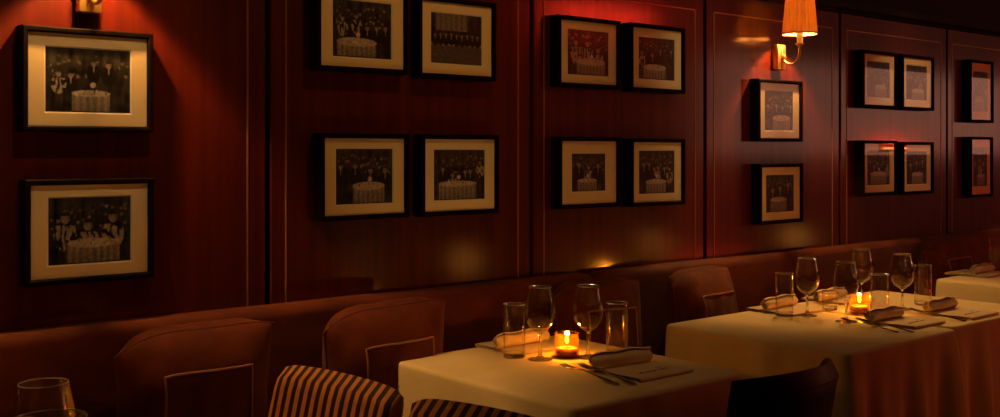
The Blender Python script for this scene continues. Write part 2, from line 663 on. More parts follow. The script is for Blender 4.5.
# ------------------------------------------------------------------ tables and cloths
def dining_table(x0, x1, y0, y1, where):
    cx, cy = (x0 + x1) / 2, (y0 + y1) / 2
    t = thing('dining_table', 'square pedestal table under the white cloth ' + where, 'table', (cx, cy, 0), 0, 'restaurant tables along the banquette')
    obj('tabletop', box((0, 0, 0.732), (x1 - x0 - 0.03, y1 - y0 - 0.03, 0.025), 0.004, 1), M['dark_wood'], t)
    yb = min(0, 1.9 - cy)
    obj('pedestal', lathe([(0, 0.02), (0.05, 0.02), (0.045, 0.05), (0.035, 0.1), (0.035, 0.66), (0.07, 0.7), (0.09, 0.719), (0, 0.719)], 20, (0, yb, 0)), M['dark_wood'], t)
    obj('foot_plate', lathe([(0, 0), (0.19, 0), (0.19, 0.012), (0.05, 0.025), (0, 0.025)], 28, (0, yb, 0)), M['black_paint'], t)
    return t


def cloth(x0, x1, y0, y1, label, seed, press=0, drop=0.5, top=0.75):
    rnd = random.Random(seed)
    cx, cy = (x0 + x1) / 2, (y0 + y1) / 2
    hx, hy, rc = (x1 - x0) / 2, (y1 - y0) / 2, 0.028
    loop = []

    def seg(ax, ay, bx, by, n):
        for k in range(n):
            loop.append((ax + (bx - ax) * k / n, ay + (by - ay) * k / n))

    def arc(ccx, ccy, a0, n=6):
        for k in range(n):
            a = a0 + PI / 2 * k / n
            loop.append((ccx + rc * math.cos(a), ccy + rc * math.sin(a)))
    nx, ny = int(hx * 2 / 0.016), int(hy * 2 / 0.016)
    seg(-hx + rc, -hy, hx - rc, -hy, nx)
    arc(hx - rc, -hy + rc, -PI / 2)
    seg(hx, -hy + rc, hx, hy - rc, ny)
    arc(hx - rc, hy - rc, 0)
    seg(hx - rc, hy, -hx + rc, hy, nx)
    arc(-hx + rc, hy - rc, PI / 2)
    seg(-hx, hy - rc, -hx, -hy + rc, ny)
    arc(-hx + rc, -hy + rc, PI)
    m = len(loop)
    nrm = []
    for i in range(m):
        a, b = loop[i - 1], loop[(i + 1) % m]
        tx, ty = b[0] - a[0], b[1] - a[1]
        l = math.hypot(tx, ty)
        nrm.append((ty / l, -tx / l))
    bm = bmesh.new()
    rings = []
    for inset in (0.025, 0.014):
        rings.append([bm.verts.new((x - nx_ * inset, y - ny_ * inset, top)) for (x, y), (nx_, ny_) in zip(loop, nrm)])
    for k in range(1, 5):
        a = PI / 2 * k / 4
        off, dz = -0.012 + 0.012 * math.sin(a), 0.012 - 0.012 * math.cos(a)
        rings.append([bm.verts.new((x + nx_ * off, y + ny_ * off, top - dz)) for (x, y), (nx_, ny_) in zip(loop, nrm)])
    dl = []
    for (x, y) in loop:
        yy = y + cy
        s = min(1, max(0, (yy - 1.93) / 0.06))
        s = s * s * (3 - 2 * s)
        e = min(1, max(0, (yy - (y1 - 0.04)) / 0.04))
        dl.append(drop * (1 - s) + 0.262 * s - 0.12 * e)
    # folds: cloth falls from the edge and gathers at the corners
    per = [0]
    for i in range(1, m):
        per.append(per[-1] + math.hypot(loop[i][0] - loop[i - 1][0], loop[i][1] - loop[i - 1][1]))
    ph = [rnd.uniform(0, 6.3) for _ in range(4)]
    NZ = 14
    for k in range(1, NZ + 1):
        ring = []
        for i in range(m):
            x, y = loop[i]
            nx_, ny_ = nrm[i]
            d = 0.012 + (dl[i] - 0.012) * k / NZ
            dc = math.hypot(hx - abs(x), hy - abs(y))
            cor = math.exp(-(dc / 0.075) ** 2)
            f = d / 0.5
            s = per[i]
            wv = (0.009 * math.sin(s * 33 + ph[0] + f) + 0.006 * math.sin(s * 58 + ph[1]) + 0.006 * math.sin(s * 19 + ph[2]))
            near = 1 if y < 0 else 0.35
            off = f * (0.022 * near + wv * 1.9 * near * (1 - cor)) + cor * f ** 0.9 * 0.05 * near
            # a pinched valley on each side of the corner fold
            off -= 0.03 * near * f * math.exp(-((dc - 0.11) / 0.035) ** 2)
            yo = y + ny_ * off
            if y > hy - 0.05:
                yo = min(yo, hy + 0.004)
            xo = x + nx_ * off
            if press and xo * press > hx:        # this side is pushed up against the next table
                xo = press * hx
            ring.append(bm.verts.new((xo, yo, top - d)))
        rings.append(ring)
    bm.faces.new(rings[0])
    for A, B in zip(rings, rings[1:]):
        for k in range(m):
            bm.faces.new((A[k], B[k], B[(k + 1) % m], A[(k + 1) % m]))
    o = obj('tablecloth', bm, M['cloth'], angle=180)
    o.location = (cx, cy, 0)
    so = o.modifiers.new('thick', 'SOLIDIFY')
    so.thickness = 0.0016
    so.offset = -1
    return tag(o, label, 'tablecloth', 'white tablecloths')


TBL = [
    (0.10, 0.70, 1.42, 2.42, 'at the near left edge of the picture', 'white tablecloth at the lower left edge under the large glasses', 3),
    (1.632, 2.262, 1.69, 2.415, 'nearest the camera with one amber candle', 'white tablecloth on the nearest whole table, in front of the striped chairs', 5),
    (2.665, 3.318, 1.645, 2.33, 'next along after the nearest table', 'white tablecloth on the second table, with a wide plain side facing the camera', 8),
    (3.345, 4.0, 1.675, 2.33, 'pushed up against the second table', 'white tablecloth on the table pushed against the right end of the second table', 13),
    (4.53, 5.3, 1.75, 2.36, 'at the far right edge', 'white tablecloth on the far right table', 21),
]
for x0, x1, y0, y1, where, lab, sd in TBL:
    dining_table(x0, x1, y0, y1, where)
    cloth(x0, x1, y0, y1, lab, sd, {8: 1}.get(sd, 0))


# ------------------------------------------------------------------ glassware
def shell(outer, inner):
    return outer + inner[::-1]


def wine_glass_proto():
    out = [(0.0, 0.0), (0.034, 0.0), (0.0345, 0.0015), (0.030, 0.003), (0.012, 0.0065), (0.006, 0.012), (0.0042, 0.022), (0.0038, 0.045), (0.0040, 0.066),
           (0.006, 0.075), (0.015, 0.081), (0.028, 0.091), (0.0375, 0.107), (0.0422, 0.125), (0.0424, 0.142), (0.0392, 0.165), (0.0348, 0.188), (0.0312, 0.207)]
    inn = [(0.0, 0.0815), (0.012, 0.0845), (0.0265, 0.093), (0.036, 0.1082), (0.0406, 0.1255), (0.0409, 0.142), (0.0378, 0.165), (0.0335, 0.188), (0.0300, 0.207)]
    rim = [(0.0309, 0.2078), (0.0303, 0.2078)]
    t = thing('wine_glass', '', 'wine glass', (0, 0, 0), 0, 'stemmed wine glasses on the tables')
    n0 = 10
    # one glass body: foot, stem and bowl share the wall, so the parts are cut along it
    obj('foot', lathe(out[:5] + [(0.0, 0.0065)], 40), M['glass'], t, angle=180)
    obj('stem', lathe([(0.0, 0.0066)] + [(0.0115, 0.0067)] + out[5:10] + [(0.0, 0.0752)], 20), M['glass'], t, angle=180)
    obj('bowl', lathe([(0.0, 0.0753)] + [(0.0062, 0.0755)] + out[10:] + rim + inn[::-1], 48), M['thin_glass'], t, angle=180)
    obj('rim', tube([(0.0306 * math.cos(2 * PI * k / 48), 0.0306 * math.sin(2 * PI * k / 48), 0.2076) for k in range(48)], 0.0010, 6, True), M['rim_glass'], t)
    return t


def tumbler_proto(name='tumbler', r=0.0315, h=0.148, taper=0.97):
    t = thing(name, '', 'glass', (0, 0, 0), 0, None)
    b = 0.013
    rb = r * taper
    wall = [(rb - 0.0018, b), (rb, b), (r * 0.99, h * 0.6), (r, h), (r - 0.0003, h + 0.0007), (r - 0.0013, h + 0.0007), (r - 0.0016, h), (r * 0.99 - 0.0018, h * 0.6)]
    obj('wall', lathe(wall, 48, close=True), M['thin_glass'], t, angle=60)
    obj('rim', tube([((r - 0.0008) * math.cos(2 * PI * k / 48), (r - 0.0008) * math.sin(2 * PI * k / 48), h + 0.0003) for k in range(48)], 0.0011, 6, True), M['rim_glass'], t)
    obj('base', lathe([(0.0, 0.0008), (rb * 0.9, 0.0), (rb - 0.001, 0.001), (rb, 0.004), (rb, b - 0.0002), (rb - 0.006, b - 0.0005), (0.0, b - 0.002)], 48), M['glass'], t, angle=60)
    return t


wg = wine_glass_proto()
tm = tumbler_proto()
tag(tm, '', 'glass', 'tall straight water tumblers on the tables')
ZT = 0.7512
wines = [
    (1.949, 2.150, 'left of the two wine glasses on the nearest table'),
    (2.070, 2.085, 'right wine glass beside the candle on the nearest table'),
    (3.178, 2.118, 'leftmost wine glass on the second table, beside a tall tumbler'),
    (3.168, 1.960, 'wine glass in front of the amber candle holder on the second table'),
    (3.625, 2.175, 'wine glass standing behind the candle on the second table'),
    (3.572, 1.982, 'rightmost wine glass beside a tumbler near the dark bench'),
]
for i, (x, y, lab) in enumerate(wines):
    o = wg if i == 0 else copy_tree(wg)
    o.location = (x, y, ZT)
    o.scale = (1, 1, 0.965)
    o['label'] = lab
tums = [
    (1.915, 2.220, 'tall empty tumbler left of both wine glasses on the nearest table'),
    (2.155, 2.055, 'tall empty tumbler at the right of the candle on the nearest table'),
    (3.116, 2.168, 'tall tumbler leftmost on the second table, in front of a rolled napkin'),
    (3.345, 1.94, 'tumbler just right of the amber candle on the second table'),
    (3.736, 1.990, 'tumbler right of the rightmost wine glass'),
    (5.075, 2.335, 'tumbler cut by the right edge of the picture'),
]
for i, (x, y, lab) in enumerate(tums):
    o = tm if i == 0 else copy_tree(tm)
    o.location = (x, y, ZT)
    o['label'] = lab
sg = tumbler_proto('small_glass', 0.028, 0.062, 0.95)
sg.location = (3.36, 2.145, ZT)
tag(sg, 'small short clear glass behind the foremost wine glass of the second table', 'glass')
bw = tumbler_proto('water_glass', 0.051, 0.196, 0.9)
bw.location = (0.470, 1.560, ZT)
tag(bw, 'large wide water glass at the lower left corner, in front of another glass', 'glass')
big = copy_tree(wg)
big.location = (0.5, 1.69, ZT)
big.scale = (1.16, 1.16, 1.06)
big['label'] = 'wine glass at the lower left corner, behind the wide water glass'


# ------------------------------------------------------------------ candles
def votive_proto():
    t = thing('votive_candle', '', 'candle', (0, 0, 0), 0, 'amber glass votive candles')
    R, H = 0.034, 0.066
    out = [(0.0, 0.0), (R - 0.003, 0.0), (R, 0.004), (R, H)]
    inn = [(0.0, 0.007), (R - 0.004, 0.0075), (R - 0.003, 0.012), (R - 0.003, H)]
    obj('holder', lathe(out + inn[::-1], 40), M['amber'], t, angle=60)
    obj('rim', lathe([(R - 0.0036, H + 0.0002), (R + 0.0006, H + 0.0002), (R + 0.0008, H + 0.0016), (R - 0.0036, H + 0.0016)], 40, close=True), M['amber'], t)
    wx = obj('wax', lathe([(0, 0.0082), (0.0285, 0.0082), (0.0288, 0.0255), (0.026, 0.0265), (0.010, 0.0245), (0, 0.0245)], 32), M['wax'], t)
    obj('wick', tube([(0, 0, 0.024), (0.0004, 0, 0.034), (0.0012, 0, 0.0385)], 0.0008, 6), M['soot'], wx)
    obj('flame', lathe([(0, 0.036), (0.0036, 0.039), (0.0056, 0.0445), (0.0052, 0.051), (0.0033, 0.060), (0.0012, 0.069), (0, 0.073)], 16), M['flame'], t)
    ld = bpy.data.lights.new('candle_light', 'POINT')
    ld.energy = CANDLE_W
    ld.color = CANDLE_C
    ld.shadow_soft_size = 0.006
    lo = link(bpy.data.objects.new('candle_light', ld), t)
    lo.location = (0, 0, 0.056)
    return t


vt = votive_proto()
vots = [
    (2.033, 2.131, ZT, 'lit amber votive candle between the two wine glasses of the nearest table'),
    (3.375, 2.035, ZT, 'lit amber votive candle on the second table between wine glass and tumbler'),
    (0.32, 1.98, ZT, 'lit amber votive candle on the near left table'),
]
for i, (x, y, z, lab) in enumerate(vots):
    o = vt if i == 0 else copy_tree(vt)
    o.location = (x, y, z)
    o.rotation_euler = (0, 0, i * 1.3)
    o['label'] = lab


def added_aisle_table(x, y, lab):  # added out of view, only to carry the glowing globes
    t = thing('added_aisle_table', lab, 'table', (x, y, 0), 0, 'added round aisle tables')
    obj('tabletop', lathe([(0, 0.575), (0.16, 0.575), (0.165, 0.58), (0.165, 0.597), (0.16, 0.6015), (0, 0.6015)], 36), M['dark_wood'], t)
    obj('pedestal', lathe([(0, 0.02), (0.03, 0.02), (0.02, 0.06), (0.02, 0.53), (0.06, 0.5745), (0, 0.5745)], 16), M['black_paint'], t)
    obj('foot_plate', lathe([(0, 0), (0.15, 0), (0.15, 0.012), (0, 0.02)], 28), M['black_paint'], t)


def added_globe_lamp(x, y, lab):  # globes added out of view for soft reflections on the panelling
    t = thing('added_globe_lamp', lab, 'table lamp', (x, y, 0.602), 0, 'added glowing globes on the aisle tables')
    obj('base', lathe([(0, 0), (0.045, 0), (0.045, 0.006), (0.02, 0.012), (0.02, 0.02), (0, 0.02)], 28), M['brass'], t)
    obj('globe', lathe([(0.0, 0.0202)] + [(0.085 * math.sin(PI * k / 14), 0.103 - 0.085 * math.cos(PI * k / 14)) for k in range(2, 14)] + [(0, 0.188)], 32), M['globe'], t)


added_globe_lamp(3.657, 0.663, 'added unseen glowing globe on the nearest aisle table')
added_globe_lamp(5.2, 0.711, 'added unseen glowing globe on the middle aisle table')
added_globe_lamp(6.49, 0.90, 'added unseen glowing globe on the farthest aisle table')
added_aisle_table(3.657, 0.663, 'added unseen round dark table in the aisle, nearest the camera')
added_aisle_table(5.2, 0.711, 'added unseen round dark table in the aisle, the middle one')
added_aisle_table(6.49, 0.90, 'added unseen round dark table in the aisle, the farthest one')


# ------------------------------------------------------------------ place settings
def roll_bm(L=0.2, R=0.0265):
    """a loosely rolled napkin: a spiral of cloth, open at both ends."""
    bm = bmesh.new()
    turns, n, th = 2.3, 64, 0.0022
    prof = []
    for k in range(n + 1):
        t = k / n
        a = turns * 2 * PI * t
        r = R * (0.30 + 0.70 * t)
        prof.append((r * math.cos(a), r * math.sin(a) * 0.86))
    inner = []
    for k in range(n + 1):
        t = k / n
        a = turns * 2 * PI * t
        r = R * (0.30 + 0.70 * t) - th
        inner.append((r * math.cos(a), r * math.sin(a) * 0.86))
    loop = prof + inner[::-1]
    nx = 15
    rings = []
    zmin = min(p[1] for p in prof)
    for i in range(nx):
        x = -L / 2 + L * i / (nx - 1)
        q = 1 + 0.05 * math.sin(i * 0.9) - 0.10 * (abs(x) / (L / 2)) ** 4
        rings.append([bm.verts.new((x + 0.010 * math.sin(3 * y / R) * (abs(x) / (L / 2)) ** 3, y * q, (z - zmin) * q)) for y, z in loop])
    m = len(loop)
    for A, B in zip(rings, rings[1:]):
        for k in range(m):
            k2 = (k + 1) % m
            bm.faces.new((A[k], A[k2], B[k2], B[k]))
    for R_ in (rings[0], rings[-1]):
        for k in range(n):
            bm.faces.new((R_[k], R_[k + 1], R_[m - 2 - k], R_[m - 1 - k]))
    return bm


def menu_proto():
    """a folded card: two leaves joined by a rounded spine along the front edge, a line of script on top."""
    t = thing('folded_menu', '', 'menu', (0, 0, 0), 0, 'folded menus under the napkins')
    h = 0.1
    prof = []
    for k in range(7):
        a = -PI / 2 - PI * k / 6
        prof.append((-h + 0.0045 + 0.0045 * math.cos(a), 0.0045 + 0.0045 * math.sin(a)))
    outer = [(h, 0.0012), (-h + 0.0045, 0.0)] + prof[1:-1] + [(-h + 0.0045, 0.009), (h, 0.0072)]
    inner = [(h, 0.0062), (-h + 0.0055, 0.0075), (-h + 0.003, 0.0045), (-h + 0.0055, 0.0018), (h, 0.0022)]
    obj('leaves', extrude_profile(outer + inner, -0.1, 0.1, 6), M['paper'], t, angle=35)
    rnd = random.Random(4)
    bm = bmesh.new()
    # two words of flowing handwriting, too small to read in the photograph
    for (xa, xb, y, amp) in ((-0.052, 0.012, -0.052, 0.0042), (0.020, 0.052, -0.052, 0.0022)):
        pts = []
        n = 70
        cyc = (xb - xa) / 0.0062
        for k in range(n + 1):
            q = k / n
            a = q * cyc * 2 * PI
            pts.append((xa + (xb - xa) * q + 0.0022 * math.sin(a), y + amp * (0.6 + 0.5 * math.sin(q * 17)) * math.cos(a), 0.0091))
        add_tube(bm, pts, 0.0005, 4)
    add_tube(bm, [(0.030, -0.03, 0.0088), (0.055, -0.03, 0.0088)], 0.0007, 4)
    obj('script_line', bm, M['ink'], t, smooth=False)
    return t


def fork_proto():
    t = thing('fork', '', 'fork', (0, 0, 0), 0, 'steel forks by the menus')
    bm = bmesh.new()
    # along +Y: handle end at y = -0.1, tine tips at y = +0.1
    st = [(-0.1, 0.0062, 0.0), (-0.095, 0.0085, 0.0), (-0.07, 0.0078, 0.001), (-0.03, 0.0045, 0.003), (0.0, 0.003, 0.005), (0.02, 0.0032, 0.0062), (0.033, 0.0085, 0.0052), (0.042, 0.0112, 0.0036), (0.052, 0.0115, 0.0022)]
    vs_ = []
    for y, hw, z in st:
        vs_.append([bm.verts.new((-hw, y, z + 0.0009)), bm.verts.new((hw, y, z + 0.0009)), bm.verts.new((hw, y, z - 0.0009)), bm.verts.new((-hw, y, z - 0.0009))])
    for A, B in zip(vs_, vs_[1:]):
        for k in range(4):
            bm.faces.new((A[k], A[(k + 1) % 4], B[(k + 1) % 4], B[k]))
    bm.faces.new(vs_[0])
    bm.faces.new(vs_[-1][::-1])
    obj('handle', bm, M['steel'], t, angle=50)
    for x in (-0.0096, -0.0032, 0.0032, 0.0096):
        obj('tine', tube([(x, 0.0515, 0.0022), (x, 0.065, 0.0006), (x * 0.98, 0.082, 0.0014), (x * 0.96, 0.1, 0.0042)], [0.0018, 0.0018, 0.0017, 0.0009], 6), M['steel'], t)
    return t


nap = obj('rolled_napkin', roll_bm(), M['napkin'], angle=60)
tag(nap, '', 'napkin', 'rolled cloth napkins on the menus')
mn = menu_proto()
fk = fork_proto()
ZM = ZT + 0.0002
settings = [  # menu x, y, yaw, napkin dx, dy, yaw, description
    (2.045, 1.872, 0.0, -0.005, 0.055, -0.12, 'at the nearest table front right corner', 0),
    (2.03, 2.315, PI, 0.0, 0.0, 0.0, 'behind the left tumbler of the nearest table', 0),
    (3.30, 1.83, 0.0, -0.03, 0.045, 0.0, 'at the front of the second table', 0),
    (3.62, 1.80, 0.0, 0.0, 0.06, 0.02, 'at the front of the farther joined table', 0),
    (3.22, 2.235, PI, 0.01, 0.03, 0.06, 'behind the leftmost glasses of the second table', 0),
    (3.60, 2.26, PI, -0.05, 0.0, 0.05, 'at the back of the joined table', 0),
    (4.83, 2.315, PI, 0.03, -0.02, 0.05, 'on the far right table', 0),
    (0.50, 2.05, 0.0, 0.0, 0.03, 0.4, 'on the near left table', 0),
]
for i, (x, y, a, dx, dy, na, where, _) in enumerate(settings):
    o = mn if i == 0 else copy_tree(mn)
    o.location = (x, y, ZM)
    o.rotation_euler = (0, 0, a)
    o['label'] = 'cream folded menu with a line of script ' + where
    o = nap if i == 0 else nap.copy()
    if i:
        COL.objects.link(o)
    o.location = (x + dx, y + dy, ZM + 0.0088)
    o.rotation_euler = (0, 0, na)
    o['label'] = 'rolled cream napkin lying ' + where
forks = [  # tip x, y; handle direction
    (1.880, 1.990, 1.882, 1.79, 'left one of the two forks, tines nearest the candle of the nearest table'),
    (1.918, 1.962, 1.914, 1.76, 'right one of the two forks, beside the menu on the nearest table'),
    (3.100, 1.935, 3.104, 1.73, 'left fork by the front menu of the second table'),
    (3.142, 1.905, 3.144, 1.70, 'right fork lying against the front menu of the second table'),
    (3.475, 1.90, 3.478, 1.70, 'fork by the menu below the rightmost wine glass'),
]
for i, (tx, ty, hx, hy, lab) in enumerate(forks):
    o = fk if i == 0 else copy_tree(fk)
    d = Vector((tx - hx, ty - hy))
    d.normalize()
    o.location = (tx - d.x * 0.1, ty - d.y * 0.1, ZM + 0.0098)
    o.rotation_euler = (0.09, 0, math.atan2(-d.x, d.y))
    o['label'] = lab


# ------------------------------------------------------------------ chairs
def striped_chair_proto():
    """local: back's outer face at +Y, seat towards -Y, width along X."""
    t = thing('striped_chair', '', 'chair', (0, 0, 0), 0, 'striped side chairs')
    bm = bmesh.new()
    nx, nz = 25, 20
    th = 0.05
    z0, z1 = 0.42, 0.858

    def outline(u, v):          # u, v in -1..1 / 0..1
        hw = 0.215 - 0.014 * v
        x = u * hw
        zc = z1 - 0.014 * abs(u) ** 10 - 0.006 * u * u
        z = z0 + (zc - z0) * v
        y = 0.085 * v ** 1.3 + 0.008 * (1 - u * u) * v
        return x, y, z
    front, rear = {}, {}
    for i in range(nx):
        for j in range(nz):
            u, v = -1 + 2 * i / (nx - 1), j / (nz - 1)
            x, y, z = outline(u, v)
            e = (max(0, 1 - abs(u) ** 24) ** 0.5) * (max(0.0, 1 - max(0, (v - 0.9) / 0.1) ** 2) ** 0.5)
            e = max(e, 0.06)
            front[i, j] = bm.verts.new((x, y - th / 2 * e, z))
            rear[i, j] = bm.verts.new((x, y + th / 2 * e, z))
    for G, fl in ((front, 0), (rear, 1)):
        for i in range(nx - 1):
            for j in range(nz - 1):
                f = (G[i, j], G[i + 1, j], G[i + 1, j + 1], G[i, j + 1])
                bm.faces.new(f if not fl else f[::-1])
    bd = [(i, 0) for i in range(nx)] + [(nx - 1, j) for j in range(1, nz)] + [(i, nz - 1) for i in range(nx - 2, -1, -1)] + [(0, j) for j in range(nz - 2, 0, -1)]
    for a, b in zip(bd, bd[1:] + bd[:1]):
        bm.faces.new((front[a], rear[a], rear[b], front[b]))
    obj('backrest', bm, M['stripe'], t, angle=180)
    obj('seat', box((0, -0.2, 0.42), (0.41, 0.4, 0.09), 0.025, 4), M['stripe'], t)
    obj('seat_rail', box((0, -0.2, 0.36), (0.39, 0.38, 0.04), 0.004, 1), M['dark_wood'], t, smooth=False)
    for x in (-0.17, 0.17):
        for y in (-0.37, -0.03):
            obj('leg', lathe([(0, 0), (0.013, 0), (0.019, 0.34), (0, 0.34)], 12, (x, y, 0)), M['dark_wood'], t)
    return t


sc = striped_chair_proto()
sc.location = (1.08, 1.905, 0)
sc.rotation_euler = (0, 0, -PI / 2 + 0.13)
sc['label'] = 'left one of the two striped velvet chair backs at the bottom of the picture'
s2 = copy_tree(sc)
s2.location = (1.135, 1.455, 0)
s2.rotation_euler = (0, 0, -PI / 2 + 0.2)
s2['label'] = 'right one of the two striped chair backs, just under the table corner'


def barrel_chair():
    t = thing('leather_chair', 'black leather chair with a curved back standing in front of the nearest table', 'chair', (2.07, 1.62, 0), 0.03)
    # shell of the back: an arc bulging away from the wall
    bm = bmesh.new()
    na, nz = 33, 14
    R, th = 0.235, 0.045
    front, rear = {}, {}
    for i in range(na):
        u = -1 + 2 * i / (na - 1)
        for j in range(nz):
            v = j / (nz - 1)
            a = u * 1.02
            x = R * math.sin(a) * (0.9 + 0.06 * v)
            y = -R * math.cos(a) * 0.75 - 0.075 * v
            top = 0.834 - 0.014 * u * u
            z = 0.4 + (top - 0.4) * v
            e = max(0.08, math.sqrt(max(0, 1 - max(0, (v - 0.92) / 0.08) ** 2)))
            nx_, ny_ = math.sin(a), -math.cos(a)
            front[i, j] = bm.verts.new((x - nx_ * th / 2 * e, y - ny_ * th / 2 * e, z))
            rear[i, j] = bm.verts.new((x + nx_ * th / 2 * e, y + ny_ * th / 2 * e, z))
    for G, fl in ((front, 0), (rear, 1)):
        for i in range(na - 1):
            for j in range(nz - 1):
                f = (G[i, j], G[i + 1, j], G[i + 1, j + 1], G[i, j + 1])
                bm.faces.new(f if fl else f[::-1])
    bd = [(i, 0) for i in range(na)] + [(na - 1, j) for j in range(1, nz)] + [(i, nz - 1) for i in range(na - 2, -1, -1)] + [(0, j) for j in range(nz - 2, 0, -1)]
    for a, b in zip(bd, bd[1:] + bd[:1]):
        bm.faces.new((front[a], rear[a], rear[b], front[b]))
    bk = obj('backrest', bm, M['black_leather'], t, angle=60)
    pts = []
    for i in range(na):
        u = -1 + 2 * i / (na - 1)
        a = u * 1.02
        r2 = R + th / 2
        pts.append((r2 * math.sin(a) * 0.952 + 0.0, -r2 * math.cos(a) * 0.765 - 0.069, 0.797 - 0.014 * u * u))
    obj('welt', tube(pts, 0.003, 6), M['black_leather'], bk)
    for s in (-1, 1):
        path = bez((s * 0.19, -0.15, 0.66), (s * 0.225, -0.08, 0.67), (s * 0.225, -0.02, 0.66), (s * 0.215, 0.015, 0.645), 12)
        am = obj('armrest', tube(path, [0.016] + [0.021] * 11 + [0.016], 10), M['black_leather'], t)
        obj('arm_post', tube([(s * 0.215, 0.0, 0.65), (s * 0.203, 0.0, 0.40)], 0.013, 8), M['dark_wood'], am)
    obj('seat', box((0, -0.085, 0.43), (0.40, 0.24, 0.09), 0.03, 4), M['black_leather'], t)
    for x in (-0.16, 0.16):
        for y in (-0.17, 0.01):
            obj('leg', lathe([(0, 0), (0.013, 0), (0.019, 0.388), (0, 0.388)], 12, (x, y, 0)), M['dark_wood'], t)
    return t


barrel_chair()


# ------------------------------------------------------------------ sconces
def sconce_proto():
    """local: wall plane at Y = 0, arm towards -Y; origin at the centre of the backplate."""
    t = thing('wall_sconce', '', 'wall lamp', (0, 0, 0), 0, 'brass wall sconces with pleated shades')
    bm = box((0, -0.0165, 0), (0.056, 0.033, 0.106), 0.004, 2)
    add_box(bm, (0, -0.0345, 0), (0.014, 0.005, 0.104), 0.002, 1)
    obj('backplate', bm, M['brass'], t)
    Y = -0.12
    arm = obj('arm', tube([Vector(p) for p in bez((0, -0.035, -0.004), (0, -0.06, -0.045), (0, -0.108, -0.045), (0, Y, 0.012), 16)] + [Vector((0, Y, 0.045))], 0.0055, 10), M['brass'], t)
    bm = lathe([(0, -0.012), (0.008, -0.009), (0.011, 0), (0.008, 0.009), (0, 0.012)], 16)
    bmesh.ops.translate(bm, vec=(0, -0.042, 0.0), verts=bm.verts[:])
    obj('boss', bm, M['brass'], arm)
    obj('cup', lathe([(0, 0.040), (0.008, 0.041), (0.016, 0.047), (0.018, 0.052), (0, 0.052)], 24, (0, Y, 0)), M['brass'], t)
    obj('candle_sleeve', lathe([(0, 0.0525), (0.0125, 0.0525), (0.0125, 0.118), (0, 0.119)], 20, (0, Y, 0)), M['ivory'], t)
    obj('bulb', lathe([(0, 0.1195), (0.008, 0.121), (0.013, 0.135), (0.012, 0.147), (0.005, 0.166), (0, 0.172)], 16, (0, Y, 0)), M['bulb'], t)
    pl = lambda a, z: 1 + 0.028 * math.cos(26 * a)
    zb, zt = 0.092, 0.235
    sh = obj('lamp_shade', lathe([(0.070, zb), (0.0640, (zb + zt) / 2), (0.058, zt), (0.0570, zt), (0.0630, (zb + zt) / 2), (0.069, zb)], 240, (0, Y, 0), True, pl), M['shade'], t, angle=70)
    for z, r in ((zb, 0.0705), (zt, 0.0585)):
        obj('shade_trim', lathe([(r - 0.0026, z - 0.003), (r + 0.001, z - 0.003), (r + 0.001, z + 0.003), (r - 0.0026, z + 0.003)], 60, (0, Y, 0), True), M['piping'], sh)
    ld = bpy.data.lights.new('sconce_light', 'POINT')
    ld.energy = SCONCE_W
    ld.color = SCONCE_C
    ld.shadow_soft_size = 0.014
    lo = link(bpy.data.objects.new('sconce_light', ld), t)
    lo.location = (0, Y, 0.152)
    return t


sn = sconce_proto()
scs = [
    (3.765, D, 1.722, 0, 'brass wall sconce with orange pleated shade above the single picture column'),
    (0.89, D, 1.722, 0, 'brass wall sconce cut by the top edge above the large left picture'),
    (6.70, D, 1.722, 0, 'brass wall sconce farther along the panelled wall beyond the right edge'),
    (7.5, YF, 1.722, PI, 'added unseen brass sconce alone on the opposite wall, beside the window'),
]
for i, (x, y, z, a, lab) in enumerate(scs):
    o = sn if i == 0 else copy_tree(sn)
    o.location = (x, y, z)
    o.rotation_euler = (0, 0, a)
    o['label'] = lab
    if a:                       # the unseen sconce added across the room is dimmed
        for ch in o.children:
            if ch.type == 'LIGHT':
                ch.data = ch.data.copy()
                ch.data.energy = FAR_SCONCE_W


# unseen ceiling downlights added to brighten the picture wall and the tables
def downlight_proto():
    t = thing('added_downlight', '', 'ceiling light', (0, 0, 0), 0, 'added ceiling downlights')
    obj('trim_ring', lathe([(0.028, -0.001), (0.045, -0.001), (0.045, -0.006), (0.032, -0.010), (0.028, -0.008)], 32, close=True), M['black_paint'], t)
    obj('lens', lathe([(0, -0.002), (0.027, -0.002), (0.027, -0.006), (0, -0.007)], 24), M['lens'], t)
    ld = bpy.data.lights.new('downlight_beam', 'SPOT')
    ld.energy = DOWN_W
    ld.color = DOWN_C
    ld.spot_size = math.radians(95)
    ld.spot_blend = 1.0
    ld.shadow_soft_size = 0.03
    lo = link(bpy.data.objects.new('downlight_beam', ld), t)
    lo.location = (0, 0, -0.03)
    lo.rotation_euler = (math.radians(38), 0, 0)
    return t


dl_ = downlight_proto()
for i, (x, y, lab) in enumerate([
        (0.9, 1.78, 'added ceiling downlight beyond the near left table'),
        (1.9, 1.78, 'added ceiling downlight above the nearest whole table'),
        (3.3, 1.78, 'added ceiling downlight above the second table'),
        (4.8, 1.78, 'added ceiling downlight above the far right table'),
        (6.0, 1.78, 'added ceiling downlight beyond the far right table')]):
    o = dl_ if i == 0 else copy_tree(dl_)
    o.location = (x, y, ZC)
    o['label'] = lab
    if i == 0:                  # the first is a tight beam added to brighten the upper left picture
        pic = [ch for ch in o.children if ch.type == 'LIGHT'][0]
    if i == 1:
        pic.data = pic.data.copy()
        pic.data.energy = DOWN_W * 1.7
        pic.data.color = (1.0, 0.66, 0.32)
        pic.data.spot_size = math.radians(36)
        pic.rotation_euler = (math.radians(40.5), 0, 0)


